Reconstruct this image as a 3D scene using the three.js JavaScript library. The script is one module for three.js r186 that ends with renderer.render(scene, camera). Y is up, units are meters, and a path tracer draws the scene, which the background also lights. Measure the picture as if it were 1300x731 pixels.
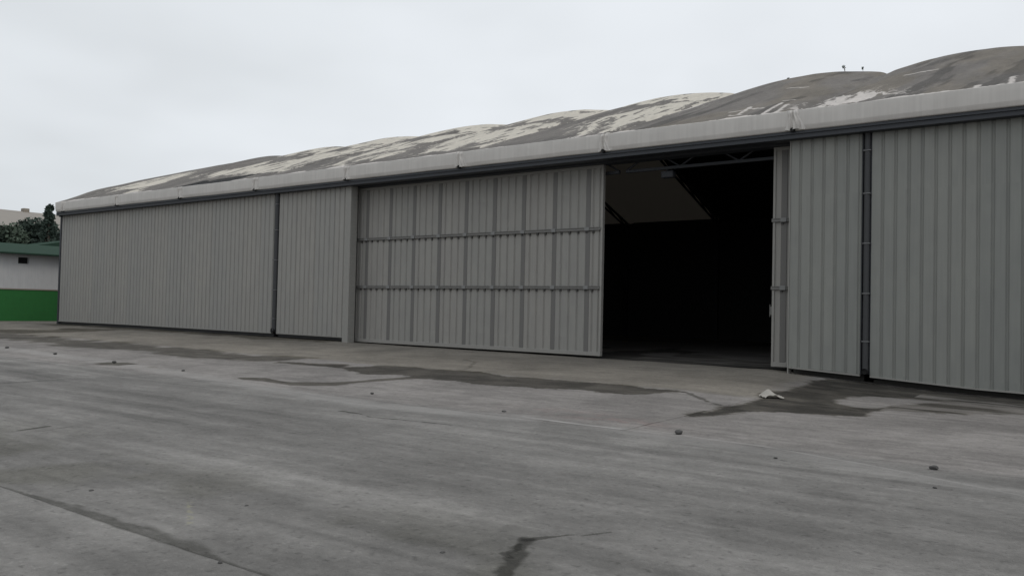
import * as THREE from 'three';
import { mergeGeometries } from 'three/addons/utils/BufferGeometryUtils.js';

// ---------- camera, sky, sun, exposure ----------
const scene = new THREE.Scene();
const camera = new THREE.PerspectiveCamera(38.37, 1024 / 575, 0.1, 2000);
camera.position.set(0, 1.55, 18.89);
camera.rotation.set(0.02557, 0.63964, 0.02218, 'YXZ');
scene.add(camera);

const renderer = new THREE.WebGLRenderer({ antialias: true });
renderer.setSize(1024, 575);
renderer.toneMapping = THREE.LinearToneMapping;
renderer.toneMappingExposure = 1.0;
renderer.shadowMap.enabled = true;
renderer.shadowMap.type = THREE.PCFSoftShadowMap;

// seeded random and tileable noise
function rng(seed) { let a = seed >>> 0; return () => { a = (a + 0x6D2B79F5) >>> 0; let t = a; t = Math.imul(t ^ (t >>> 15), t | 1); t ^= t + Math.imul(t ^ (t >>> 7), t | 61); return ((t ^ (t >>> 14)) >>> 0) / 4294967296; }; }
const LN = 256, LUT = new Float32Array(LN * LN);
{ const r = rng(11); for (let i = 0; i < LUT.length; i++) LUT[i] = r(); }
function vn(x, y) {
  const xf = Math.floor(x), yf = Math.floor(y); let u = x - xf, v = y - yf; u = u * u * (3 - 2 * u); v = v * v * (3 - 2 * v);
  const x0 = xf & 255, x1 = (xf + 1) & 255, y0 = (yf & 255) << 8, y1 = ((yf + 1) & 255) << 8;
  const a = LUT[y0 + x0], b = LUT[y0 + x1], c = LUT[y1 + x0], d = LUT[y1 + x1];
  return a + (b - a) * u + (c - a) * v + (a - b - c + d) * u * v;
}
function fbm(x, y, n = 4) { let s = 0, a = 0.5, t = 0; for (let i = 0; i < n; i++) { s += a * vn(x, y); t += a; x = x * 2.03 + 17.3; y = y * 2.03 + 9.1; a *= 0.5; } return s / t; }
const clamp = (v, a = 0, b = 1) => v < a ? a : v > b ? b : v;
const sst = (a, b, v) => { const t = clamp((v - a) / (b - a)); return t * t * (3 - 2 * t); };
const lerp = (a, b, t) => a + (b - a) * t;

// overcast sky: pale grey cloud layer, a little bluer to the west (left), brighter to the north-east (right)
{
  const W = 1024, H = 512, d = new Float32Array(W * H * 4);
  for (let j = 0; j < H; j++) for (let i = 0; i < W; i++) {
    const th = (j + 0.5) / H * Math.PI - Math.PI / 2;            // row 0 = bottom
    const ph = ((i + 0.5) / W - 0.5) * 2 * Math.PI;              // three: u = atan2(z, x)/2pi + 0.5
    const x = Math.cos(th) * Math.cos(ph), z = Math.cos(th) * Math.sin(ph), y = Math.sin(th);
    const yy = Math.max(y, 0) + 0.16;
    const cx = x / yy, cz = z / yy;
    const n = fbm(cx * 0.9 + 40, cz * 0.9 + 80, 5), n2 = fbm(cx * 2.6 + 4, cz * 2.6 + 11, 4);
    const side = Math.min(x * 0.62 - z * 0.10, 0.12);                           // slow change of cloud cover across the sky
    let L = 0.80 + 0.12 * side + 0.22 * (n - 0.5) + 0.09 * (n2 - 0.5);
    L += 0.06 * Math.max(y, 0);
    const blue = clamp(0.5 - 0.5 * side - 0.6 * (n - 0.5));
    const o = (j * W + i) * 4;
    d[o] = L * lerp(0.965, 0.945, blue); d[o + 1] = L * 1.0; d[o + 2] = L * lerp(1.06, 1.04, blue); d[o + 3] = 1;
    if (y < -0.02) { d[o] = 0.16; d[o + 1] = 0.16; d[o + 2] = 0.155; }
  }
  const t = new THREE.DataTexture(d, W, H, THREE.RGBAFormat, THREE.FloatType);
  t.mapping = THREE.EquirectangularReflectionMapping; t.magFilter = THREE.LinearFilter; t.minFilter = THREE.LinearFilter; t.needsUpdate = true;
  scene.background = t; scene.environment = t;
}
const sun = new THREE.DirectionalLight(0xfff6ea, 0.5);
sun.position.set(26, 60, -14); sun.target.position.set(-14, 0, 4);
sun.castShadow = true; sun.shadow.radius = 40; sun.shadow.mapSize.set(2048, 2048);
Object.assign(sun.shadow.camera, { left: -60, right: 60, top: 60, bottom: -60, near: 1, far: 200 });
scene.add(sun, sun.target);

// ---------- helpers ----------
const taken = new Map();
function numbered(n) { const k = taken.get(n) ?? 0; taken.set(n, k + 1); return k ? `${n}_${String(k).padStart(3, '0')}` : n; }
function tag(o, label, category, group) { o.userData.label = label; o.userData.category = category; if (group) o.userData.group = group; return o; }
function mesh(name, geo, mat, parent) {
  const m = new THREE.Mesh(geo, mat); m.name = name; m.castShadow = m.receiveShadow = true; if (parent) parent.add(m); return m;
}
function thing(name, label, category, pos = [0, 0, 0], group) {
  const g = new THREE.Group(); g.name = numbered(name); g.position.set(...pos); scene.add(g); return tag(g, label, category, group);
}
// a part whose geometry is given in world coordinates, put under a thing that stands at its own base
function wpart(name, geo, mat, root) { const m = mesh(name, geo, mat, root); m.position.set(-root.position.x, -root.position.y, -root.position.z); return m; }
function structure(name, geo, mat) { const m = mesh(numbered(name), geo, mat, scene); m.userData.kind = 'structure'; return m; }
function box(x0, x1, y0, y1, z0, z1) { const g = new THREE.BoxGeometry(x1 - x0, y1 - y0, z1 - z0); g.translate((x0 + x1) / 2, (y0 + y1) / 2, (z0 + z1) / 2); return g; }
// box with small chamfers along its long edges
function cbox(x0, x1, y0, y1, z0, z1, c = 0.006) {
  const w = x1 - x0, h = y1 - y0, d = z1 - z0; c = Math.min(c, w / 3, h / 3, d / 3);
  const s = new THREE.Shape(); s.moveTo(c, 0); s.lineTo(w - c, 0); s.lineTo(w, c); s.lineTo(w, h - c); s.lineTo(w - c, h); s.lineTo(c, h); s.lineTo(0, h - c); s.lineTo(0, c); s.closePath();
  const g = new THREE.ExtrudeGeometry(s, { depth: d - 2 * c, bevelEnabled: true, bevelThickness: c, bevelSize: c * 0.999, bevelOffset: -c * 0.999, bevelSegments: 1 });
  g.translate(x0, y0, z0 + c); return g;
}
function bar(a, b, r, n = 6) {
  const A = new THREE.Vector3(...a), B = new THREE.Vector3(...b), d = B.clone().sub(A);
  const g = new THREE.CylinderGeometry(r, r, d.length(), n); g.applyQuaternion(new THREE.Quaternion().setFromUnitVectors(new THREE.Vector3(0, 1, 0), d.normalize()));
  g.translate((A.x + B.x) / 2, (A.y + B.y) / 2, (A.z + B.z) / 2); return g;
}
const merge = (a) => mergeGeometries(a.map((g) => { const n = g.index ? g.toNonIndexed() : g; if (!n.attributes.uv) n.setAttribute('uv', new THREE.BufferAttribute(new Float32Array(n.attributes.position.count * 2), 2)); return n; }));
// grid surface from f(u, v) -> [x, y, z, s, t]
function grid(nu, nv, f) {
  const P = [], U = [], I = [];
  for (let j = 0; j <= nv; j++) for (let i = 0; i <= nu; i++) { const q = f(i / nu, j / nv); P.push(q[0], q[1], q[2]); U.push(q[3], q[4]); }
  for (let j = 0; j < nv; j++) for (let i = 0; i < nu; i++) { const a = j * (nu + 1) + i, b = a + 1, c = a + nu + 1, e = c + 1; I.push(a, b, e, a, e, c); }
  const g = new THREE.BufferGeometry(); g.setAttribute('position', new THREE.Float32BufferAttribute(P, 3)); g.setAttribute('uv', new THREE.Float32BufferAttribute(U, 2)); g.setIndex(I); g.computeVertexNormals(); return g;
}
function dataTex(W, H, f, { srgb = true, wrap = THREE.RepeatWrapping } = {}) {     // f(i, j, out) writes linear 0..1 values
  const d = new Uint8Array(W * H * 4), o = [0, 0, 0];
  const S = new Uint8Array(4097); for (let i = 0; i <= 4096; i++) { const v = i / 4096; S[i] = Math.round(255 * (v <= 0.0031308 ? v * 12.92 : 1.055 * Math.pow(v, 1 / 2.4) - 0.055)); }
  for (let j = 0; j < H; j++) for (let i = 0; i < W; i++) {
    f(i, j, o); const k = (j * W + i) * 4;
    for (let c = 0; c < 3; c++) { const v = clamp(o[c]); d[k + c] = srgb ? S[(v * 4096) | 0] : (v * 255 + 0.5) | 0; } d[k + 3] = 255;
  }
  const t = new THREE.DataTexture(d, W, H, THREE.RGBAFormat); t.wrapS = t.wrapT = wrap; t.magFilter = THREE.LinearFilter; t.minFilter = THREE.LinearMipmapLinearFilter; t.generateMipmaps = true;
  if (srgb) t.colorSpace = THREE.SRGBColorSpace; t.needsUpdate = true; return t;
}
const lin = (r, g, b) => new THREE.Color().setRGB(r, g, b);

// ---------- ground ----------
const HB = [[-120, .3], [-41, .33], [-35, .35], [-22, .32], [-20.9, .275], [-11.2, .25], [-6.7, .225], [-6.2, .195], [-5.2, .14], [-3.3, .02], [-1.6, -.03], [2, -.05], [60, -.05]];
function hb(x) { if (x <= HB[0][0]) return HB[0][1]; for (let i = 1; i < HB.length; i++) if (x <= HB[i][0]) return lerp(HB[i - 1][1], HB[i][1], (x - HB[i - 1][0]) / (HB[i][0] - HB[i - 1][0])); return -.05; }
const height = (x, z) => hb(x) * clamp(1 - Math.max(z, 0) / 9) ;
// damp stains (outlines in metres on the ground), cracks and dust lines
const STAIN = {
  D1: [[-38.87, 3.43], [-35.94, 2.49], [-37.81, 1.44], [-34.08, 0.45], [-33.96, 2.47], [-33.95, 4.39], [-29.62, 4.56], [-25.32, 4.65], [-22.0, 4.55], [-20.84, 4.64], [-19.34, 4.82], [-18.46, 4.45], [-17.24, 4.54], [-17.26, 5.62], [-18.03, 6.24], [-20.0, 6.32], [-22.39, 6.29], [-26.3, 6.64], [-31.41, 6.39], [-36, 6.3], [-46, 6.0], [-46, 3.9]],
  D1b: [[-17.26, 5.62], [-15.84, 5.31], [-15.3, 5.03], [-14.93, 5.36], [-14.61, 5.84], [-15.44, 5.77], [-16.91, 5.89]],
  D2: [[-15.0, 5.66], [-14.58, 5.18], [-14.44, 4.54], [-13.22, 4.46], [-12.39, 4.51], [-11.64, 4.36], [-10.53, 4.72], [-9.94, 4.63], [-9.16, 4.62], [-8.64, 4.55], [-7.79, 4.48], [-7.29, 4.79], [-6.69, 4.69], [-6.49, 4.82], [-6.69, 5.15], [-7.04, 5.74], [-7.53, 5.85], [-8.1, 5.73], [-8.66, 5.94], [-8.89, 6.13], [-9.53, 6.27], [-10.29, 6.29], [-11.13, 6.26], [-11.66, 6.25], [-12.08, 6.19], [-12.67, 6.06], [-13.29, 6.39], [-14.09, 6.12]],
  D3: [[-14.56, 8.55], [-14.18, 8.25], [-13.26, 8.42], [-12.58, 7.89], [-12.3, 7.31], [-12.12, 6.61], [-12.08, 6.19], [-12.09, 5.59], [-12.42, 4.54], [-12.12, 4.75], [-11.61, 6.01], [-11.76, 6.52], [-11.91, 6.82], [-12.1, 7.51], [-12.17, 8.24], [-12.76, 8.7], [-13.54, 8.65], [-14.29, 8.7]],
  D4: [[-5.4, 0.78], [-5.3, 1.99], [-5.25, 2.78], [-5.37, 3.77], [-5.25, 4.59], [-5.27, 5.77], [-5.52, 5.78], [-5.72, 5.58], [-5.37, 6.14], [-5.22, 6.62], [-5.27, 7.14], [-5.22, 7.75], [-5.08, 7.29], [-4.86, 6.59], [-4.16, 5.87], [-3.61, 5.63], [-3.26, 5.32], [-3.16, 4.15], [-2.65, 3.74], [-2.15, 3.55], [-1.38, 2.59], [-0.32, 1.98], [4, 1.6], [4, -0.6], [-1.61, -0.4], [-3.28, -0.4], [-5.5, -0.4]],
  D5: [[-20.2, 8.76], [-20.24, 8.41], [-19.77, 8.16], [-19.2, 8.23], [-19.14, 8.69], [-19.7, 8.88]],
  D5b: [[-18.34, 8.56], [-18.39, 8.23], [-17.52, 8.38], [-17.54, 8.63]],
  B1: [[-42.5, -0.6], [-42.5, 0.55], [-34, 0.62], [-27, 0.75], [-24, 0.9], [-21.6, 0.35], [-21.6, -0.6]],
};
const DRY = [[-4.18, 3.4], [-4.05, 2.06], [-3.63, 1.85], [-2.75, 1.86], [-3.14, 2.92], [-3.42, 3.97], [-3.71, 4.07]];
const CRACK = [
  [[[-6.5, 4.83], [-6.32, 4.96], [-5.98, 5.31], [-5.66, 5.66], [-5.35, 5.86]], .045, .75],
  [[[-9.3, 10.56], [-8.85, 10.59], [-8.5, 10.72], [-8.1, 10.66], [-7.71, 10.6], [-7.2, 10.52]], .03, .85],
  [[[-2.70, 15.4], [-2.85, 15.12], [-2.94, 14.93], [-3.04, 14.71], [-3.16, 14.48], [-3.25, 14.31]], .05, .85],
  [[[-3.25, 14.31], [-3.19, 14.18], [-3.1, 14.0], [-3.06, 13.95]], .018, .8],
  [[[-3.02, 13.96], [-2.97, 13.85], [-2.92, 13.74]], .016, .8],
  [[[-3.08, 14.7], [-3.17, 14.66], [-3.15, 14.53], [-3.22, 14.42]], .008, .7],
  [[[-10.44, 14.49], [-10.55, 14.13]], .03, .8], [[[-10.2, 14.42], [-10.35, 13.92]], .012, .45],
  [[[-16.48, 12.3], [-16.53, 11.6], [-16.63, 10.89]], .04, .7], [[[-16.79, 12.18], [-16.86, 11.6], [-16.85, 10.87]], .025, .4],
  [[[-14.01, 2.07], [-13.3, 2.5], [-12.78, 3.34], [-12.55, 3.6], [-12.35, 4.0], [-12.28, 4.42]], .05, .4],
  [[[-10.32, 8.42], [-10.51, 7.23], [-10.47, 6.3]], .012, .45],
  [[[-5.27, 6.3], [-5.27, 7.14], [-5.2, 8.04], [-5.27, 8.4], [-5.26, 8.78], [-5.28, 9.22], [-5.34, 9.9]], .012, .5],
];
const DUST = [
  [[[-7.0, 9.13], [-6.47, 9.2], [-6.06, 9.23], [-5.36, 9.25]], .055, .95],
  [[[-5.14, 9.03], [-4.25, 9.17], [-3.53, 9.22], [-3.12, 9.34], [-2.28, 9.61], [-1.78, 9.83], [-0.7, 10.3], [1, 10.4]], .035, .55],
  [[[-30, 7.9], [-21.47, 8.3], [-15.53, 8.93], [-12.84, 9.36], [-9.6, 9.7], [-8.11, 9.6], [-6.88, 9.27]], .28, .55],
  [[[-5.4, 9.3], [-3.1, 9.6], [-1.9, 10.0], [0.5, 10.5]], .22, .3],
];
function sdPoly(P, x, z) {                       // negative inside
  let d = 1e9, s = 1;
  for (let i = 0, j = P.length - 1; i < P.length; j = i++) {
    const ax = P[i][0], az = P[i][1], bx = P[j][0], bz = P[j][1], ex = bx - ax, ez = bz - az, wx = x - ax, wz = z - az;
    const t = clamp((wx * ex + wz * ez) / (ex * ex + ez * ez)), qx = wx - ex * t, qz = wz - ez * t; d = Math.min(d, qx * qx + qz * qz);
    if ((az > z) !== (bz > z) && x < (bx - ax) * (z - az) / (bz - az) + ax) s = -s;
  }
  return s * Math.sqrt(d);
}
function dLine(P, x, z) {
  let d = 1e9;
  for (let i = 1; i < P.length; i++) {
    const ax = P[i - 1][0], az = P[i - 1][1], ex = P[i][0] - ax, ez = P[i][1] - az, wx = x - ax, wz = z - az;
    const t = clamp((wx * ex + wz * ez) / (ex * ex + ez * ez)), qx = wx - ex * t, qz = wz - ez * t; d = Math.min(d, qx * qx + qz * qz);
  }
  return Math.sqrt(d);
}
const bbox = (P, m) => { let a = 1e9, b = -1e9, c = 1e9, e = -1e9; for (const [x, z] of P) { a = Math.min(a, x); b = Math.max(b, x); c = Math.min(c, z); e = Math.max(e, z); } return [a - m, b + m, c - m, e + m]; };
const STAINS = Object.entries(STAIN).map(([k, P]) => ({ k, P, b: bbox(P, 1.2) }));
const DRYB = { P: DRY, b: bbox(DRY, 0.8) };
const CR = CRACK.map(([P, w, s]) => ({ P, w, s, b: bbox(P, 0.4) })), DU = DUST.map(([P, w, s]) => ({ P, w, s, b: bbox(P, 1.2) }));
const inb = (b, x, z) => x > b[0] && x < b[1] && z > b[2] && z < b[3];
function groundColour(x, z, o) {
  const big = fbm(x * 0.35 + 3, z * 0.5 + 7, 3), mid = fbm(x * 1.7 + 31, z * 1.9, 3), fine = vn(x * 21, z * 21) * 0.5 + vn(x * 47 + 5, z * 47) * 0.5;
  const jx = fbm(x * 1.3 + 50, z * 1.3 + 20, 5) - 0.5, jz = vn(x * 7 + 3, z * 7) * 0.6 + vn(x * 19 + 3, z * 19) * 0.4 - 0.5;
  // pale grey traffic-worn road, streaked along its length; warmer concrete on the apron
  const st = fbm(x * 0.16 + 9 + jx * 0.05, z * 3.1 + x * 0.10, 4), st2 = fbm(x * 0.5 + 70, z * 9 + x * 0.3, 3), st3 = fbm(x * 0.07, z * 1.2 + 33, 2);
  const eR = sst(9.0, 9.6, z + jx * 0.35), eA = 1 - sst(4.45, 4.75, z + jx * 0.25);
  const ramp = eA * (1 - sst(-6.0, -5.3, x + jx * 0.5 - 0.16 * clamp(z - 2, 0, 3)));
  let r = 0.222, g = 0.208, b = 0.196;                                    // outer slabs
  r = lerp(r, 0.190, ramp); g = lerp(g, 0.174, ramp); b = lerp(b, 0.150, ramp);
  r = lerp(r, 0.184, eR); g = lerp(g, 0.177, eR); b = lerp(b, 0.167, eR);
  let m = 1 + (big - 0.5) * 0.34 + (mid - 0.5) * 0.26 + (fine - 0.5) * 0.24;
  m *= lerp(1 + (st2 - 0.5) * 0.30, 1 + (st - 0.5) * 0.62 + (st2 - 0.5) * 0.26 + (st3 - 0.5) * 0.30, eR);
  // aggregate specks, scuffs and scattered grit
  const gr = vn(x * 62 + 8, z * 62 + 3), gr2 = vn(x * 33 + 80, z * 33 + 13);
  m *= 1 + 0.22 * sst(0.78, 0.95, gr) - 0.30 * sst(0.80, 0.96, gr2);
  const sc = fbm(x * 3.1 + z * 1.2 + 44, z * 11 - x * 0.8 + 21, 4), sc2 = fbm(x * 9 - z * 3 + 4, z * 14 + x * 5, 3);
  m *= 1 + 0.26 * (sc - 0.5) + 0.22 * (sc2 - 0.5);
  const bl = fbm(x * 0.9 + 14, z * 1.0 + 60, 5); m *= 1 - 0.13 * sst(0.56, 0.66, bl) + 0.09 * sst(0.44, 0.36, bl);
  // brushed, slightly greenish old dirt on the near slab strip before the joint at 15.9 m
  const ol = sst(0.52, 0.7, fbm(x * 0.8 + 12, z * 1.1 + 77, 3)) * sst(13.6, 15.4, z) * (1 - sst(15.85, 15.95, z));
  m *= 1 - 0.24 * ol; b *= 1 - 0.05 * ol;
  // dust swept into lines where road meets apron
  let du = 0; for (const c of DU) if (inb(c.b, x, z)) { const d = dLine(c.P, x, z) + jz * c.w * 0.5; du = Math.max(du, (1 - sst(c.w * 0.35, c.w * 1.6, d)) * c.s * (0.45 + 0.75 * fbm(x * 2.2, z * 9, 3))); }
  du = Math.min(du, 1); r = lerp(r * m, 0.36, du * 0.85); g = lerp(g * m, 0.348, du * 0.85); b = lerp(b * m, 0.332, du * 0.85);
  // faded red paint residue
  const pk = Math.exp(-(((x + 5.7) / 0.7) ** 2 + ((z - 8.65) / 0.28) ** 2)) * 0.7 + Math.exp(-(((x + 6.7) / 1.1) ** 2 + ((z - 8.45) / 0.3) ** 2)) * 0.5;
  const pm = pk * sst(0.35, 0.7, fbm(x * 5, z * 7, 3)); r *= 1 + 0.13 * pm; g *= 1 - 0.04 * pm; b *= 1 - 0.05 * pm;
  // damp stains with ragged outlines
  let wet = 0;
  for (const s of STAINS) if (inb(s.b, x, z)) {
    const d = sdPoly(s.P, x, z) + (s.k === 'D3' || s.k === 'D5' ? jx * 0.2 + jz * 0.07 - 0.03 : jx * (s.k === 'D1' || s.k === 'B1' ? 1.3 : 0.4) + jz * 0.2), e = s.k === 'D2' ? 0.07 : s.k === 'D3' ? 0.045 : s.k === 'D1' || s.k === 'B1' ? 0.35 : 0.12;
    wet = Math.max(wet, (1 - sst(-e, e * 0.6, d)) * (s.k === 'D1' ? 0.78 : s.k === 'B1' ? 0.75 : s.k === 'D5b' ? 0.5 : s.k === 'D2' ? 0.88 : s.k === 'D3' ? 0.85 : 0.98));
  }
  if (wet > 0 && inb(DRYB.b, x, z)) wet *= sst(-0.05, 0.12, sdPoly(DRY, x, z) + jx * 0.6);
  if (wet > 0 && x > -3.3 && z > 0.4) wet *= 0.35 + 0.65 * sst(0.42, 0.62, fbm(x * 0.9 + 5, z * 3.5 + 2, 4));
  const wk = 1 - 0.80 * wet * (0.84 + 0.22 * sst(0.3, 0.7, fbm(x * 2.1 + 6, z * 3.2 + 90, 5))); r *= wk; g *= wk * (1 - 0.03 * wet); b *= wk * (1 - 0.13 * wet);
  for (const c of CR) if (inb(c.b, x, z)) { const d = dLine(c.P, x, z) + jx * 0.08 + jz * c.w * 2.0; const q = (1 - sst(c.w * 0.5, c.w * 1.3, d)) * c.s; r *= 1 - q * 0.72; g *= 1 - q * 0.72; b *= 1 - q * 0.74; }
  // dirt packed along the long joint of the near slab
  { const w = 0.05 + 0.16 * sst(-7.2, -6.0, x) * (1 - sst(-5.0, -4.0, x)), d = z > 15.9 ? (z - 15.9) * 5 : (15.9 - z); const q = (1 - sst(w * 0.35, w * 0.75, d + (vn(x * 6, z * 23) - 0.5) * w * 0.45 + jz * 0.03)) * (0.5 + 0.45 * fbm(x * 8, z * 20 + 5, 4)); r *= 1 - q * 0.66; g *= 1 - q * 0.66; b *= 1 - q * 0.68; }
  // scuffed yellow dash, almost worn away
  { const q = (1 - sst(0.012, 0.03, dLine([[-5.83, 15.18], [-5.22, 15.56]], x, z))) * sst(0.4, 0.6, vn(x * 30, z * 30)) * 0.5; r = lerp(r, 0.30, q); g = lerp(g, 0.29, q); b = lerp(b, 0.2, q); }
  o[0] = r; o[1] = g; o[2] = b;
}
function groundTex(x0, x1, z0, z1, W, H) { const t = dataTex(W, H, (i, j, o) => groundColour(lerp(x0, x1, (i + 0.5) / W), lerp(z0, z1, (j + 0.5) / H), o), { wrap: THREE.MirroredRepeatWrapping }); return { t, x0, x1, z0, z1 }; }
// fine concrete grain as relief (3 m tile)
const grainTex = dataTex(1024, 1024, (i, j, o) => {
  const x = i / 4, y = j / 4; // 256 cells: wraps
  const v = 0.55 * vn(x, y) + 0.25 * LUT[((j >> 1) & 255) * 256 + ((i >> 1) & 255)] + 0.2 * vn(x / 4, y / 4); o[0] = o[1] = o[2] = v;
}, { srgb: false });
grainTex.repeat.set(1, 1);
function groundMat(T) { const m = new THREE.MeshPhysicalMaterial({ map: T.t, roughness: 0.97, metalness: 0, specularIntensity: 0.5 }); return { m, T }; }
const GM = {
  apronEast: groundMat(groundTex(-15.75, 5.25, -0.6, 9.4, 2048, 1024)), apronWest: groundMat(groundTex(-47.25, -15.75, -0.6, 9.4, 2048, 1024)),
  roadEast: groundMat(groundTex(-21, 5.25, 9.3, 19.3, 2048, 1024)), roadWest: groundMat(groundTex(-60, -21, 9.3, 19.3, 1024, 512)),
};
for (const k in GM) {
  const { m, T } = GM[k]; const b = grainTex.clone(); b.repeat.set((T.x1 - T.x0) / 2.2, (T.z1 - T.z0) / 2.2); b.needsUpdate = true; m.bumpMap = b; m.bumpScale = 0.010;
}
function slabGeo(x0, x1, z0, z1, T, dy = 0, cell = 0.3, tilt = [0, 0], f = height) {
  const nu = Math.max(2, Math.ceil((x1 - x0) / cell)), nv = Math.max(2, Math.ceil((z1 - z0) / cell)), cx = (x0 + x1) / 2, cz = (z0 + z1) / 2;
  const top = (u, v) => { // edge rows are rounded down a little, then a skirt
    const x = lerp(x0, x1, u), z = lerp(z1, z0, v);
    return [x, f(x, z) + dy + tilt[0] * (x - cx) + tilt[1] * (z - cz) + (fbm(x * 0.6, z * 0.6, 2) - 0.5) * 0.03, z, (x - T.x0) / (T.x1 - T.x0), (z - T.z0) / (T.z1 - T.z0)];
  };
  const g = grid(nu, nv, top);
  const skirt = [];
  for (const [n, e] of [[nu, (t) => [t, 0]], [nv, (t) => [1, t]], [nu, (t) => [1 - t, 1]], [nv, (t) => [0, 1 - t]]]) skirt.push(grid(n, 1, (u, v) => { const q = top(...e(u)); if (v < 0.5) q[1] -= 0.12; return q; }));
  return merge([g, ...skirt]);
}
const apron = new THREE.Group(); apron.name = 'apron'; apron.userData.kind = 'structure'; scene.add(apron);
{
  const r = rng(5); const xs = []; for (let x = 5.25 * 3; x >= -5.25 * 14; x -= 5.25) xs.push(x);
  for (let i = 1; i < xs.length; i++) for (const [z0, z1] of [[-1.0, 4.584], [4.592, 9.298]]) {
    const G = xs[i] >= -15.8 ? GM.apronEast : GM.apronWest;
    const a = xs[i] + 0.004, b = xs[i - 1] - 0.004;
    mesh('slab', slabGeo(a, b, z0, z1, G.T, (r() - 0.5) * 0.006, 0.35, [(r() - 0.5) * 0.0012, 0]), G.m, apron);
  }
}
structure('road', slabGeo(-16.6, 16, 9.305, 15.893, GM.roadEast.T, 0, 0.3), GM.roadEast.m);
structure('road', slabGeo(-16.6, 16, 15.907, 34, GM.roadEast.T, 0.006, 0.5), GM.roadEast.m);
structure('road', slabGeo(-73, -16.615, 9.305, 34, GM.roadWest.T, 0.0, 0.6), GM.roadWest.m);
structure('yard', slabGeo(-73, -42.3, -40, -0.57, GM.apronWest.T, 0, 1.2), GM.apronWest.m);
const groundMatFar = new THREE.MeshStandardMaterial({ color: lin(0.14, 0.138, 0.13), roughness: 0.95 });
{ const g = new THREE.PlaneGeometry(1600, 1600, 8, 8); g.rotateX(-Math.PI / 2); g.translate(0, -0.16, 0); structure('ground', g, groundMatFar); }

// ---------- materials ----------
// faint vertical rain streaks and grime specks of old painted sheet
const sheetTex = dataTex(1024, 1024, (i, j, o) => {
  const x = i / 1024, y = j / 1024;
  const s = 0.6 * vn(x * 128, y * 4) + 0.4 * vn(x * 256, y * 8 + 3), blot = 0.5 * vn(x * 8, y * 8) + 0.5 * vn(x * 32, y * 16 + 9), sp = vn(x * 256, y * 256);
  const v = 0.93 + 0.10 * (s - 0.5) + 0.12 * (blot - 0.5) - (sp > 0.9 ? (sp - 0.9) * 0.9 : 0);
  o[0] = v; o[1] = v * 1.0; o[2] = v * (0.985 - 0.02 * blot);
});
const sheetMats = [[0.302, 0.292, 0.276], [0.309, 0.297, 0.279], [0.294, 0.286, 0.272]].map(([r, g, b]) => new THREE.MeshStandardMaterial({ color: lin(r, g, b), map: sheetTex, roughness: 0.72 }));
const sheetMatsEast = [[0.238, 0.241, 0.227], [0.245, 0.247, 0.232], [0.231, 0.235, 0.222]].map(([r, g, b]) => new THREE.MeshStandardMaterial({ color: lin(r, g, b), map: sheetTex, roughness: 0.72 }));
const doorMats = [[0.288, 0.278, 0.263], [0.295, 0.283, 0.267], [0.281, 0.273, 0.259]].map(([r, g, b]) => new THREE.MeshStandardMaterial({ color: lin(r, g, b), map: sheetTex, roughness: 0.75 }));
const darkSteel = new THREE.MeshStandardMaterial({ color: lin(0.035, 0.038, 0.044), roughness: 0.6, metalness: 0.1 });
const trimMat = new THREE.MeshStandardMaterial({ color: lin(0.285, 0.277, 0.262), map: sheetTex, roughness: 0.8 });
const cleatMat = new THREE.MeshStandardMaterial({ color: lin(0.2, 0.2, 0.195), roughness: 0.7 });
const studMat = new THREE.MeshStandardMaterial({ color: lin(0.142, 0.137, 0.129), roughness: 0.7 });
const railMat = new THREE.MeshStandardMaterial({ color: lin(0.165, 0.16, 0.151), roughness: 0.7 });
const plinthMat = new THREE.MeshStandardMaterial({ color: lin(0.05, 0.048, 0.043), roughness: 0.95 });
const pipeMat = new THREE.MeshStandardMaterial({ color: lin(0.042, 0.043, 0.045), roughness: 0.65 });
const clampMat = new THREE.MeshStandardMaterial({ color: lin(0.14, 0.14, 0.14), roughness: 0.6 });
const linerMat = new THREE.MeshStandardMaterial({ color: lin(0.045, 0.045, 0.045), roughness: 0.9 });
const blackMat = new THREE.MeshStandardMaterial({ color: lin(0.012, 0.012, 0.012), roughness: 0.9 });
const fasciaTex = dataTex(1024, 256, (i, j, o) => {
  const x = i / 1024, y = j / 256; const s = 0.6 * vn(x * 64, y * 2) + 0.4 * vn(x * 256, y * 4), b = fbm(x * 8, y * 4, 4);
  const v = 0.92 + 0.12 * (s - 0.5) + 0.16 * (b - 0.5); o[0] = v; o[1] = v * 0.99; o[2] = v * 0.97;
});
const fasciaMat = new THREE.MeshStandardMaterial({ color: lin(0.60, 0.575, 0.548), map: fasciaTex, roughness: 0.6, side: THREE.DoubleSide });

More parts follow.
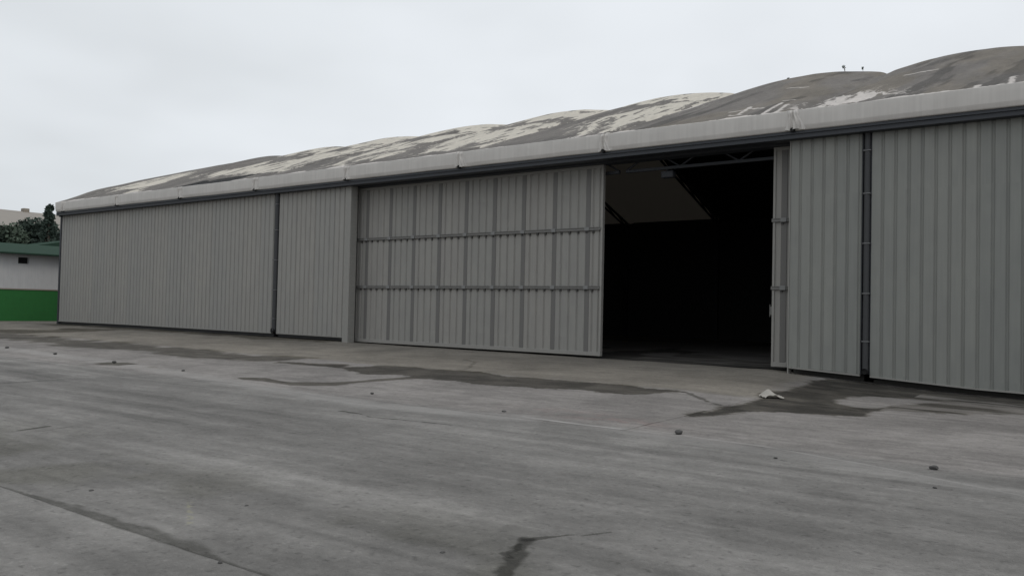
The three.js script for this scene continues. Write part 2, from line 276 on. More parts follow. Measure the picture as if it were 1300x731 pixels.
// ---------- hangar ----------
const hangar = thing('hangar', 'long light grey corrugated hangar with weathered bulging roof and open sliding door', 'hangar', [-13.9, 0.3, -10]);
const B = 5, X0 = -6.113, XL = -41.88, XR = X0 + 4 * B, JX = (k) => X0 - B * k;
const PITCH = 0.26;
function sheetGeo(x0, n, z, yb, yt, seed, pitch = PITCH) {
  const r = rng(seed), pr = [];   // profile: wide crowns, narrow grooves
  for (let i = 0; i < n; i++) { const x = x0 + i * pitch; pr.push([x, 0], [x + pitch - 0.08, 0], [x + pitch - 0.054, -0.032], [x + pitch - 0.026, -0.032]); }
  pr.push([x0 + n * pitch, 0]);
  const dz = (r() - 0.5) * 0.006, lean = (r() - 0.5) * 0.006, T = 0.006, P = [], U = [];
  const quad = (a, b, c, d) => { for (const q of [a, b, c, a, c, d]) { P.push(q[0], q[1], q[2]); U.push((q[0] + seed * 0.37) / 4, (q[1] + q[2]) / 4); } };
  const pt = (p, t, back) => { const y = t ? yt : yb(p[0]); return [p[0], y, z + dz + p[1] + (t ? lean : 0) - (back ? T : 0)]; };
  for (let i = 1; i < pr.length; i++) { const a = pr[i - 1], b = pr[i]; quad(pt(a, 0), pt(b, 0), pt(b, 1), pt(a, 1)); quad(pt(b, 0, 1), pt(a, 0, 1), pt(a, 1, 1), pt(b, 1, 1)); quad(pt(a, 0, 1), pt(b, 0, 1), pt(b, 0), pt(a, 0)); }
  const g = new THREE.BufferGeometry(); g.setAttribute('position', new THREE.Float32BufferAttribute(P, 3)); g.setAttribute('uv', new THREE.Float32BufferAttribute(U, 2)); g.computeVertexNormals(); return g;
}
let sheetSeed = 100;
const SB = [[-45, .48], [-35.4, .51], [-22, .48], [-6.26, .36], [-5.22, .31], [-3.31, .19], [-1.63, .11], [3, .06], [20, .06]];
function sheetBottom(x) { for (let i = 1; i < SB.length; i++) if (x <= SB[i][0]) return lerp(SB[i - 1][1], SB[i][1], (x - SB[i - 1][0]) / (SB[i][0] - SB[i - 1][0])); return .06; }
function frontWall(x0, x1, pitch) {
  const n = Math.round((x1 - x0) / pitch), p = (x1 - x0) / n;
  // liner and concrete plinth behind the sheets
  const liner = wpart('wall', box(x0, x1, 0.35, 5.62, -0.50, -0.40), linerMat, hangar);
  const pl = [], m = Math.max(1, Math.round((x1 - x0) / 2)); for (let i = 0; i < m; i++) { const a = lerp(x0, x1, i / m), b = lerp(x0, x1, (i + 1) / m) ; pl.push(box(a, b - 0.004, -0.3, sheetBottom((a + b) / 2) - 0.03, -0.80, -0.66 + 0.003 * (i % 2))); }
  mesh('plinth', merge(pl), plinthMat, liner);
  // drip angle under the sheets
  const dr = []; for (let i = 0; i < m; i++) { const a = lerp(x0, x1, i / m), b = lerp(x0, x1, (i + 1) / m), ya = sheetBottom(a), yb = sheetBottom(b); const g = box(0, 1, -0.028, 0.004, -0.38, -0.282); const q = g.attributes.position; for (let v = 0; v < q.count; v++) { const t = q.getX(v); q.setX(v, lerp(a, b, t)); q.setY(v, q.getY(v) + lerp(ya, yb, t)); } g.computeVertexNormals(); dr.push(g); }
  mesh('drip_flashing', merge(dr), trimMat, liner);
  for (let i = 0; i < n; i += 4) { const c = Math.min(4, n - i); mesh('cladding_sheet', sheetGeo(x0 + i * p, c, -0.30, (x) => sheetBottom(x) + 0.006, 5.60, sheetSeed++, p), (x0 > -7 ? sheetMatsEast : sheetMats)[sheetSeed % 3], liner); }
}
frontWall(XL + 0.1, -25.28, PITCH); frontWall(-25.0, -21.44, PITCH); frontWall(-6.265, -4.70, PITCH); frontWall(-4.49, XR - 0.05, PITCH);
// end posts
wpart('corner_post', merge([cbox(XL - 0.02, XL + 0.095, -0.1, 5.76, -0.5, -0.26), box(XL - 0.05, XL + 0.12, 5.56, 5.76, -0.53, -0.2)]), darkSteel, hangar);
wpart('door_jamb', cbox(-21.435, -21.15, 0.2, 5.62, -0.58, -0.27, 0.012), trimMat, hangar);
wpart('door_jamb', cbox(-6.29, -6.268, 0.1, 5.62, -0.52, -0.28, 0.004), trimMat, hangar);
// rainwater pipes in their dark channels
function drainpipe(x0, x1, yb) {
  const xc = (x0 + x1) / 2 + 0.01, w = x1 - x0, r = w * 0.3, z = -0.30;
  const ch = wpart('pipe_channel', merge([box(x0 + 0.003, x1 - 0.003, yb, 5.58, -0.49, -0.39), box(x0 + 0.003, x0 + 0.02, yb, 5.58, -0.39, -0.31), box(x1 - 0.02, x1 - 0.003, yb, 5.58, -0.39, -0.31)]), darkSteel, hangar);
  mesh('drainpipe', bar([xc, yb + 0.07, z], [xc, 5.66, z], r, 16), pipeMat, ch);
  const tip = new THREE.CylinderGeometry(r * 1.02, r * 1.02, 0.1, 16, 1, true); tip.rotateX(Math.PI / 2); tip.translate(xc, yb + 0.07, z + 0.05);
  const cap = new THREE.CircleGeometry(r, 16); cap.translate(xc, yb + 0.07, z + 0.07);
  mesh('outlet', merge([tip, cap]), blackMat, ch);
  for (const y of [1.0, 2.05, 3.15, 4.25, 5.2]) mesh('clamp', cbox(xc - r * 1.25, xc + r * 1.25, y, y + 0.025, z - 0.06, z + r * 1.12, 0.004), clampMat, ch);
}
drainpipe(-25.28, -25.0, sheetBottom(-25) + 0.02); drainpipe(-4.70, -4.49, sheetBottom(-4.6) + 0.02);
// eave beam and door track
wpart('eave_beam', merge([box(XL, XR, 5.60, 5.765, -0.38, -0.055), box(XL, XR, 5.70, 5.72, -0.055, -0.02), box(XL, XR, 5.765, 6.1, -0.5, -0.08)]), darkSteel, hangar);
wpart('door_track', merge([cbox(-25.9, -3.0, 5.58, 5.72, -0.95, -0.56), box(-25.9, -3.0, 5.72, 5.9, -0.9, -0.38)]), darkSteel, hangar);

const shadeNotchGeo = box(-0.028, 0.028, -0.032, 0.0275, -0.03, 0.034), shadeNotchMat = new THREE.MeshStandardMaterial({ color: lin(0.07, 0.068, 0.064), roughness: 0.8 });  // added dark blocks that imitate the shade in the grooves under each rail
// sliding door leaves: sheets with girts and studs outside
function doorLeaf(x0, x1, studs, label) {
  const z = -0.8, y0 = 0.315, y1 = 5.60;
  const fr = wpart('sliding_door', merge([cbox(x0, x1, y0, y0 + 0.11, z - 0.09, z + 0.035), cbox(x1 - 0.06, x1, y0 + 0.11, y1, z - 0.09, z + 0.03), cbox(x0, x0 + 0.06, y0 + 0.11, y1, z - 0.09, z + 0.03), box(x0 + 0.06, x1 - 0.06, y1 - 0.1, y1, z - 0.09, z + 0.028), box(x0 + 0.06, x1 - 0.06, y0 + 0.11, y1 - 0.1, z - 0.088, z - 0.07)]), doorMats[0], hangar);
  if (label) fr.userData.label = label;
  const cuts = [x0 + 0.06, ...studs, x1 - 0.06];
  for (let i = 1; i < cuts.length; i++) { const a = cuts[i - 1], b = cuts[i], n = Math.max(1, Math.round((b - a) / 0.27)); mesh('cladding_sheet', sheetGeo(a, n, z, () => y0 + 0.1, y1 - 0.06, sheetSeed++, (b - a) / n), doorMats[sheetSeed % 3], fr); }
  for (const s of studs) mesh('stud', cbox(s - 0.07, s + 0.07, y0 + 0.112, y1 - 0.02, z - 0.03, z + 0.012, 0.006), studMat, fr);
  for (const y of [2.195, 3.82]) {
    mesh('rail', merge([cbox(x0 - 0.02, x1 - 0.05, y - 0.042, y + 0.042, z + 0.004, z + 0.062, 0.006), box(x0, x1 - 0.06, y + 0.03, y + 0.041, z + 0.0625, z + 0.082)]), railMat, fr);
    for (let i = 1; i < cuts.length; i++) { const a = cuts[i - 1], b = cuts[i], n = Math.max(1, Math.round((b - a) / 0.27)), p = (b - a) / n; for (let j = 0; j < n; j++) { const gx = a + (j + 1) * p - 0.04; if (gx < x1 - 0.12) mesh('clip', shadeNotchGeo, shadeNotchMat, fr).position.set(gx, y - 0.07, z); } }
    for (const s of studs) mesh('cleat', cbox(s - 0.075, s + 0.075, y - 0.05, y + 0.05, z + 0.064, z + 0.085, 0.006), cleatMat, fr);
  }
  return fr;
}
doorLeaf(-21.36, -11.57, [-20.87, -19.76, -18.68, -17.57, -16.47, -15.36, -14.27, -13.17, -12.05]);
{ const l = doorLeaf(-6.84, -1.2, [-6.57, -5.5, -4.4, -3.3, -2.2], 'retracted door leaf behind the right wall, only its edge showing');
  mesh('door_handle', merge([cbox(-6.88, -6.835, 1.55, 1.75, -0.82, -0.78), cbox(-6.9, -6.88, 1.5, 1.8, -0.815, -0.785)]), studMat, l); }

// roof: a shell bay between every two frames, bulging up between the valleys
function valleyY(d) { // d metres back from the eave
  const e = d > 10 ? 20 - d : d, s = 6.235 + 0.352 * e - 0.0012 * e * e, top = 9.49, k = 0.16;
  const hh = clamp(0.5 + 0.5 * (top - s) / k); return lerp(top, s, hh) - k * hh * (1 - hh);
}
const bulge = (u, d) => { const e = d > 10 ? 20 - d : d; return 0.29 * Math.max(0, 4 * u * (1 - u)) * sst(0.5, 9, e); };
const endRaise = (d) => { const e = d > 10 ? 20 - d : d; return 0.20 * sst(0, 2.2, e) - 0.04 * sst(5, 9, e); };
function roofY(x, d) { // any x
  const k = Math.floor((X0 - x) / B), xr = JX(k); let u = clamp((xr - x) / B); const xs = x < JX(7) ? 0.5 : u;
  const gr = x < JX(7) ? 0 : 0.085 * Math.exp(-Math.pow((k === 6 ? u : Math.min(u, 1 - u)) * B / 0.16, 2)) * sst(0, 0.5, d);
  return valleyY(d) + (x < JX(7) ? endRaise(d) : k === 6 ? lerp(bulge(u, d), endRaise(d), sst(0.3, 1, u)) : bulge(u, d)) - gr + (fbm(x * 0.9, d * 0.9, 3) - 0.5) * 0.05 * sst(0.2, 1, Math.min(d, 20 - d));
}
// old coating: pale cream film left in sheets on grey-brown weathered membrane
// outlines of the film that is left (x, metres up the slope) and single strips of it
const FILM = [
  [[-13.8, 4.56], [-13.4, 4.78], [-13.03, 5.5], [-12.5, 6.04], [-11.76, 6.65], [-11.21, 7.06], [-10.48, 4.76], [-10.61, 4.14], [-10.9, 3.9], [-10.94, 3.15], [-11.19, 2.45], [-11.64, 2.13], [-11.17, 0.6], [-11.7, 0.82], [-12.24, 2.08], [-12.18, 2.58], [-12.66, 2.71], [-12.97, 2.63], [-13.63, 3.39]],
  [[-12.19, 0.0], [-12.58, 0.99], [-13.03, 2.41], [-12.76, 2.51], [-12.41, 1.92], [-12.04, 0.39], [-12.04, 0.0]],
  [[-18.74, 4.8], [-18.1, 5.2], [-17.34, 6.12], [-16.7, 6.73], [-14.9, 5.2], [-16.27, 6.07], [-16.31, 5.13], [-15.65, 3.23], [-16.04, 2.9], [-15.88, 1.52], [-16.04, 0.78], [-16.07, 0.07], [-16.49, 0.0], [-16.76, 1.03], [-16.84, 1.75], [-16.32, 1.92], [-17.81, 2.61], [-17.46, 1.39], [-17.48, 0.74], [-18.54, 1.07], [-20.02, 3.24], [-21.34, 5.24], [-21.4, 6.54]],
  [[-23.3, 5.25], [-22.56, 6.13], [-21.89, 6.72], [-21.41, 7.04], [-21.63, 6.22], [-21.57, 5.22], [-21.93, 4.27], [-22.44, 3.51], [-22.95, 3.18], [-23.29, 2.31], [-22.59, 0.94], [-21.11, 0.0], [-21.98, 0.0], [-23.38, 1.4], [-23.84, 2.8], [-24.17, 4.36], [-24.19, 5.26]],
  [[-20.88, 3.83], [-21.3, 3.19], [-20.71, 1.79], [-20.8, 1.12], [-21.93, 1.29], [-22.47, 1.71], [-22.15, 2.42], [-21.89, 3.13]],
  [[-27.95, 5.35], [-27.21, 6.33], [-26.49, 7.35], [-23.79, 4.94], [-26.27, 5.92], [-26.49, 4.78], [-26.84, 3.81], [-26.79, 2.56], [-26.08, 1.24], [-27.23, 1.23], [-29.98, 2.23], [-31.94, 3.29], [-31.91, 4.43], [-31.52, 5.88], [-29.44, 5.55]],
  [[-36.4, 4.6], [-34.04, 4.02], [-33.21, 4.5], [-33.05, 5.25], [-32.87, 5.79], [-32.18, 4.62], [-31.78, 3.58], [-31.41, 2.53], [-32.57, 2.36]],
  [[-39.99, 1.93], [-40.18, 2.91], [-40.27, 4.21], [-39.79, 5.23], [-38.52, 5.42], [-38.12, 4.73], [-37.66, 3.44], [-36.99, 2.1], [-37.72, 1.66], [-38.84, 1.57]],
  [[-35.75, 0.0], [-37.39, 1.25], [-36.65, 1.53], [-34.63, 0.0]],
  [[-5.9, 0.56], [-5.79, 1.76], [-5.24, 1.59], [-5.32, 2.71], [-4.66, 1.54], [-4.6, 0.56], [-4.92, 0.34], [-5.23, 0.13]],
  [[-4.67, 1.75], [-4.25, 1.51], [-4.17, 1.3], [-4.62, 1.49]],
  [[-30.43, 0.0], [-29.23, 0.12], [-29.01, 0.0], [-30.43, 0.0]],
].map((P) => ({ P, b: bbox(P, 1.3) }));
const STRIP = [[[-7.73, 0.77], [-8.01, 2.25]], [[-8.3, 1.53], [-7.95, 1.7], [-7.67, 1.75]], [[-6.88, 0.0], [-7.01, 0.83], [-7.15, 2.19]], [[-7.69, 1.64], [-7.35, 1.5]], [[-7.25, 2.6], [-6.93, 2.49]], [[-6.57, 0.06], [-6.81, 1.58]], [[-1.86, 0.0], [-1.95, 1.39]], [[-2.45, 0.0], [-2.5, 0.53]], [[-2.24, 0.0], [-2.06, 0.13]], [[-4.73, 4.76], [-3.99, 4.8]], [[-8.07, 5.35], [-7.47, 5.28]], [[-12.03, 0.0], [-11.66, 0.0]], [[-7.96, 0.7], [-7.62, 0.55]]].map((P) => ({ P, b: bbox(P, 0.5) }));
function roofColour(x, d, o) {
  const kk = (X0 - x) / B, k = Math.floor(kk), u = 1 - (kk - k);            // u: 0 at the left valley, 1 at the right
  const n1 = fbm(x * 1.1 + 7, d * 0.55 + 3, 4), n2 = fbm(x * 5 + 1, d * 1.6, 4), n3 = fbm(x * 14, d * 7, 3), wave = fbm(k * 3.7 + d * 0.25, 5, 2);
  let br = 0.165 * (1 + (n1 - 0.5) * 0.45 + (n2 - 0.5) * 0.35 + (n3 - 0.5) * 0.3);
  const old = k < 1 ? sst(0.4, 0.62, fbm(x * 1.0 + 90, d * 0.3, 4)) : 0;
  let r = br * (1.03 + 0.06 * old), g = br * (0.945 + 0.02 * old), b = br * (0.86 - 0.06 * old);
  // dark lichen streaks
  const li = sst(0.55, 0.72, fbm(x * 2.2 + 33 - d * 0.2, d * 0.42 + 12, 5)) * (k < 1 ? 0.45 : 0.25); r *= 1 - li; g *= 1 - li; b *= 1 - li;
  // cream film
  let f = 0, near = 0;
  const wx = x + (n2 - 0.5) * 0.55 + (n3 - 0.5) * 0.22, wd = d + (n2 - 0.5) * 1.1 + (n1 - 0.5) * 0.9 + (n3 - 0.5) * 0.5;
  for (const p of FILM) if (inb(p.b, x, d)) { const sd = sdPoly(p.P, wx, wd); f = Math.max(f, 1 - sst(-0.03, 0.04, sd)); near = Math.max(near, 1 - sst(-0.2, 0.9, sd)); }
  if (k >= 1 && k < 6) { const t = d - 6.6 - 1.5 * (u < 0.3 ? 0.3 - u : 0); f = Math.max(f, sst(0, 0.3, t + (n1 - 0.5) * 2.5 + (n2 - 0.5) * 1.5)); }
  f *= 1 - 0.9 * sst(0.60, 0.64, fbm(x * 4.2 + 15, d * 1.3 + 40, 5));                                  // ragged holes
  f = Math.max(f, near * sst(0.605, 0.64, n3 * 0.55 + n2 * 0.45) * 0.95);                              // flakes round the edge
  for (const p of STRIP) if (inb(p.b, x, d)) { const dd = dLine(p.P, x + (n3 - 0.5) * 0.12, d + (n2 - 0.5) * 0.3); f = Math.max(f, (1 - sst(0.03, 0.075, dd + (n3 - 0.5) * 0.06)) * 0.95); }
  // peeling edge above the fascia
  const pe = fbm(x * 1.3 + 200, 3, 3); f = Math.max(f, (1 - sst(0.05, 0.13, d - 0.16 * sst(0.5, 0.75, pe) - (n3 - 0.5) * 0.2)) * sst(0.36, 0.5, pe));
  const cr = 0.58 * (1 + (n3 - 0.5) * 0.25 + (n2 - 0.5) * 0.2), wh = k < 1 || d < 0.6 ? 1 : 0.92 - 0.1 * sst(3, 4.5, k);
  r = lerp(r, cr * 1.06, f); g = lerp(g, cr * 0.985, f); b = lerp(b, cr * (k < 1 || d < 0.5 ? 0.92 : 0.85), f);
  o[0] = r; o[1] = g; o[2] = b;
}
const RX0 = -42, RX1 = 0, RD = 11;
const roofTexW = dataTex(2048, 768, (i, j, o) => roofColour(lerp(RX0, -17, (i + 0.5) / 2048), (j + 0.5) / 768 * RD, o), { wrap: THREE.MirroredRepeatWrapping });
const roofTexE = dataTex(2048, 768, (i, j, o) => roofColour(lerp(-17, 8, (i + 0.5) / 2048), (j + 0.5) / 768 * RD, o), { wrap: THREE.MirroredRepeatWrapping });
const roofBump = grainTex.clone(); roofBump.repeat.set(10, 5); roofBump.needsUpdate = true;
const roofMatW = new THREE.MeshStandardMaterial({ map: roofTexW, roughness: 0.9, bumpMap: roofBump, bumpScale: 0.02, side: THREE.DoubleSide });
const roofMatE = new THREE.MeshStandardMaterial({ map: roofTexE, roughness: 0.9, bumpMap: roofBump, bumpScale: 0.02, side: THREE.DoubleSide });
const liningPale = new THREE.MeshStandardMaterial({ color: lin(0.46, 0.42, 0.36), roughness: 0.9, side: THREE.DoubleSide });
const membraneMat = new THREE.MeshPhysicalMaterial({ color: lin(0.52, 0.46, 0.38), roughness: 1, transmission: 0.017, thickness: 0, side: THREE.DoubleSide });
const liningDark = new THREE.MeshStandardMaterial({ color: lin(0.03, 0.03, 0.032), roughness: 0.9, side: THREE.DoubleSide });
for (let k = -4; k <= 7; k++) {
  const xr = JX(k), xl = k === 7 ? XL : JX(k + 1), east = (xl + xr) / 2 > -17;
  if (k === 7 && xr - xl < 0.05) continue;
  const uv = (x, d) => east ? [(x + 17) / 25, d / RD] : [(x - RX0) / 25, d / RD];
  for (const far of [0, 1]) {
    const nu = k === 7 ? 6 : 50, rp = wpart('roof_panel', grid(nu, 36, (u, v) => { const x = lerp(xl, xr, u), d = far ? 10 + 10 * v : 10 * v; const xe = clamp(x, xl + 1e-4, xr - 1e-4); return [x, roofY(xe, d), -d - 0.02, ...uv(x, far ? 20 - d : d)]; }), far && k >= 2 ? membraneMat : east ? roofMatE : roofMatW, hangar);
    if (far && k >= 2) { rp.userData.label = 'pale translucent membrane over the rear slope'; continue; }
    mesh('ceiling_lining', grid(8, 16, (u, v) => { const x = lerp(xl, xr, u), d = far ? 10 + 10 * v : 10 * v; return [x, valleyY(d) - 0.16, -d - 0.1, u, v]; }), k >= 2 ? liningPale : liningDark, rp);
  }
}
// fascia: coated membrane drawn over the eave, gathered at each frame
for (let k = -4; k <= 7; k++) {
  const xr = JX(k) - 0.001, xl = k === 7 ? XL : JX(k + 1) + 0.001, L = xr - xl, r = rng(900 + k);
  const ph = [r() * 6, r() * 6, r() * 6], gather = (e, s) => Math.exp(-e / 0.13);
  const prof = [[-0.3, 6.27], [-0.06, 6.246], [-0.012, 6.236], [0.0, 6.222], [0.006, 6.08], [0.006, 5.90], [0.0, 5.865], [-0.025, 5.80], [-0.035, 5.775], [-0.07, 5.772]];
  const nu = k === 7 ? 8 : 84;
  const at = (u) => { const s = (1 - Math.cos(u * Math.PI)) / 2; return lerp(u, s, 0.75); };
  const g = grid(nu, prof.length - 1, (u, v) => {
    const x = lerp(xl, xr, at(u)), q = prof[Math.round(v * (prof.length - 1))], eL = x - xl, eR = xr - x;
    const w = Math.max(gather(eL), gather(eR)), face = sst(0, 0.25, v) ;
    const fold = w * face * (0.035 * Math.sin(eL * 55 + ph[0] + v * 2.4) * (eL < eR ? 1 : 0) + 0.035 * Math.sin(eR * 48 + ph[1] - v * 3) * (eR <= eL ? 1 : 0));
    const sag = (vn(x * 1.4 + k * 9, v * 1.5) - 0.5) * 0.014 * face + (fbm(x * 3, v * 2 + 7, 2) - 0.5) * 0.012 * face;
    const pinch = 0.006 * Math.exp(-Math.min(eL, eR) / 0.07);
    return [x, q[1] - pinch * (v < 0.3 ? 1 : 0) + (v > 0.6 ? pinch * 0.4 : 0) + (vn(x * 0.8, k) - 0.5) * 0.012, q[0] + fold * 0.25 + sag, x / 5 + 0.31 * k, v];
  });
  const f = wpart('fascia', g, fasciaMat, hangar);
  if (k < 7) {
    const hole = new THREE.CylinderGeometry(0.045, 0.05, 0.09, 10, 1, true); hole.rotateX(Math.PI / 2); hole.translate(xl - 0.03, 5.79, 0.0);
    const inn = new THREE.CircleGeometry(0.05, 10); inn.translate(xl - 0.03, 5.79, 0.035); mesh('drain_spout', merge([hole, inn]), blackMat, f);
    // gathered tuck of membrane over the joint
    const p2 = [r() * 6, r() * 6], W2 = 0.19 + 0.05 * r();
    mesh('gathered_tuck', grid(30, 14, (u, v) => {
      const a = (u - 0.5) * 2, e = 1 - a * a, spread = 0.75 + 0.35 * v - 0.3 * Math.exp(-((v - 0.35) ** 2) / 0.02) * 0.4, x = xl + a * W2 * spread + 0.02 * Math.sin(v * 4 + p2[0]);
      const fold = 0.030 * Math.sin(a * 8 + v * 2.5 + p2[0]) + 0.018 * Math.sin(a * 16 - v * 4 + p2[1]);
      return [x, 6.245 - 0.455 * v + 0.012 * Math.sin(a * 5 + p2[1]) * v, 0.004 + (0.045 + fold) * e * sst(0, 0.12, v) - 0.012 * sst(0.8, 1, v) - (1 - e) * 0.012, x / 5, v];
    }), fasciaMat, f);
  }
}
wpart('gable_trim', grid(40, 2, (u, v) => { const d = 20 * u; return [XL - 0.01, lerp(valleyY(d) - 0.3, roofY(XL + 0.02, d) + 0.005, v), -d, u * 4, v]; }), fasciaMat, hangar);
// shell behind: gables, back wall, floor
function gable(x, t) { const s = new THREE.Shape(); s.moveTo(0.4, 0.0); for (let d = 0.4; d <= 19.9; d += 0.5) s.lineTo(d, valleyY(d) - 0.12); s.lineTo(19.9, 0); s.closePath(); const g = new THREE.ExtrudeGeometry(s, { depth: t, bevelEnabled: false }); g.rotateY(Math.PI / 2); g.translate(x, 0, 0); return g; }
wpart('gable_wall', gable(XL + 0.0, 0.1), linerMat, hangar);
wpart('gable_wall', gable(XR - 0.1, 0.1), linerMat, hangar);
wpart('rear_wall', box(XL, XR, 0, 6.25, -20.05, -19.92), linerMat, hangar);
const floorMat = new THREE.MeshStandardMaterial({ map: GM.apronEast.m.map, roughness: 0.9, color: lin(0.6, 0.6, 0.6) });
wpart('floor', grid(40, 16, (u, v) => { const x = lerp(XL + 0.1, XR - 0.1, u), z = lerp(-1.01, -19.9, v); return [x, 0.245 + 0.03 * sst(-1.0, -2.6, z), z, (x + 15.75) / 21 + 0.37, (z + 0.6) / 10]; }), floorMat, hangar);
// roof frames and the lattice girder along the eave
for (let k = -3; k <= 7; k++) {
  const x = JX(k), a = [], top = (d) => valleyY(d) - 0.22, bot = (d) => valleyY(d) - 0.46, N = 16;
  for (let i = 0; i < N; i++) { const d0 = 0.5 + 19 * i / N, d1 = 0.5 + 19 * (i + 1) / N; a.push(bar([x, top(d0), -d0], [x, top(d1), -d1], 0.06), bar([x, bot(d0), -d0], [x, bot(d1), -d1], 0.05), bar([x, top(d0), -d0], [x, bot(d1), -d1], 0.03)); }
  for (const d of k === 1 ? [19.5] : [1.25, 19.5]) a.push(box(x - 0.1, x + 0.1, 0.25, valleyY(d) - 0.25, -d - 0.12, -d + 0.06));
  wpart('roof_frame', merge(a), darkSteel, hangar);
}
for (let k = -1; k <= 3; k++) {
  const xa = JX(k + 1) + 0.1, xb = JX(k) - 0.1, a = [], N = 6, z = -1.05;
  a.push(cbox(xa, xb, 5.34, 5.42, z - 0.04, z + 0.04), cbox(xa, xb, 5.86, 5.94, z - 0.04, z + 0.04));
  for (let i = 0; i < N; i++) { const p = lerp(xa, xb, i / N), q = lerp(xa, xb, (i + 1) / N); a.push(i % 2 ? bar([p, 5.88, z], [q, 5.4, z], 0.028) : bar([p, 5.4, z], [q, 5.88, z], 0.028)); }
  wpart('lattice_girder', merge(a), darkSteel, hangar);
}

wpart('floodlight', merge([cbox(-9.95, -9.6, 5.12, 5.3, -1.2, -1.0, 0.02), bar([-9.78, 5.28, -1.05], [-9.78, 5.38, -1.05], 0.02)]), darkSteel, hangar);

// ---------- outbuildings, trees and far roof on the left ----------
const whiteWall = new THREE.MeshStandardMaterial({ color: lin(0.56, 0.56, 0.575), map: sheetTex, roughness: 0.85 });
const greenPaint = new THREE.MeshStandardMaterial({ color: lin(0.020, 0.150, 0.032), map: sheetTex, roughness: 0.8 });
const greenRoof = new THREE.MeshPhysicalMaterial({ color: lin(0.032, 0.062, 0.046), map: sheetTex, roughness: 1, specularIntensity: 0.3 });
const ochre = new THREE.MeshStandardMaterial({ color: lin(0.25, 0.22, 0.18), roughness: 0.9 });
{
  const b = thing('outbuilding', 'low white outbuilding with green lower wall and green roof left of the hangar', 'building', [-50, 0.3, 0]);
  const s = new THREE.Shape(); s.moveTo(-9, 0); s.lineTo(9, 0); s.lineTo(9, 4.0); s.lineTo(-9, 4.0); s.closePath();
  const hole = new THREE.Path(); hole.moveTo(0.92, 3.42); hole.lineTo(0.92, 3.77); hole.lineTo(1.49, 3.77); hole.lineTo(1.49, 3.42); hole.closePath(); s.holes.push(hole);
  const g = new THREE.ExtrudeGeometry(s, { depth: 0.2, bevelEnabled: false }); g.rotateY(Math.PI / 2); g.translate(-48.2, 0, 0);      // shape x -> -z
  { const u = g.attributes.uv; for (let i = 0; i < u.count; i++) u.setXY(i, u.getX(i) / 4, u.getY(i) / 4); }
  const w = wpart('wall', merge([g, box(-54, -48.2, 0, 4.0, -9, -8.8), box(-54, -48.2, 0, 4.0, 8.8, 9), box(-54.2, -54, 0, 4.0, -9, 9)]), whiteWall, b);
  mesh('painted_band', box(-48.003, -47.99, 0, 2.0, -9, 9), greenPaint, w);
  mesh('band_ledge', cbox(-47.995, -47.96, 2.0, 2.07, -9, 9), ochre, w);
  const win = wpart('window', box(-48.5, -48.19, 3.3, 3.9, -1.7, -0.7), blackMat, b);
  mesh('frame', merge([box(-48.02, -47.97, 3.37, 3.42, -1.55, -0.86), box(-48.02, -47.97, 3.42, 3.82, -1.55, -1.49), box(-48.02, -47.97, 3.77, 3.82, -1.49, -0.86), box(-48.02, -47.97, 3.42, 3.77, -0.92, -0.86)]), whiteWall, win);
  const rs = new THREE.Shape(); rs.moveTo(-47.6, 3.92); rs.lineTo(-47.6, 4.0); rs.lineTo(-51.1, 4.68); rs.lineTo(-54.6, 4.0); rs.lineTo(-54.6, 3.92); rs.lineTo(-51.1, 4.6); rs.closePath();
  const rg = new THREE.ExtrudeGeometry(rs, { depth: 18.6, bevelEnabled: false }); rg.translate(0, 0, -9.3);
  const rf = wpart('roof', rg, greenRoof, b);
  mesh('gutter', cbox(-47.62, -47.5, 3.90, 4.0, -9.2, 9.2, 0.02), greenRoof, rf);
}
{
  const b = thing('outbuilding', 'second green roof rising to the right behind the white outbuilding', 'building', [-58, 0.3, -8]);
  wpart('wall', box(-60, -55.5, 0, 4.1, -13, -3.2), whiteWall, b);
  const s = new THREE.Shape(); s.moveTo(2.6, 4.05); s.lineTo(2.6, 4.25); s.lineTo(4.0, 4.72); s.lineTo(8, 5.55); s.lineTo(13.4, 4.2); s.lineTo(13.4, 4.05); s.closePath();
  const g = new THREE.ExtrudeGeometry(s, { depth: 5.2, bevelEnabled: false }); g.rotateY(Math.PI / 2); g.translate(-60.4, 0, 0); wpart('roof', g, greenRoof, b);
}
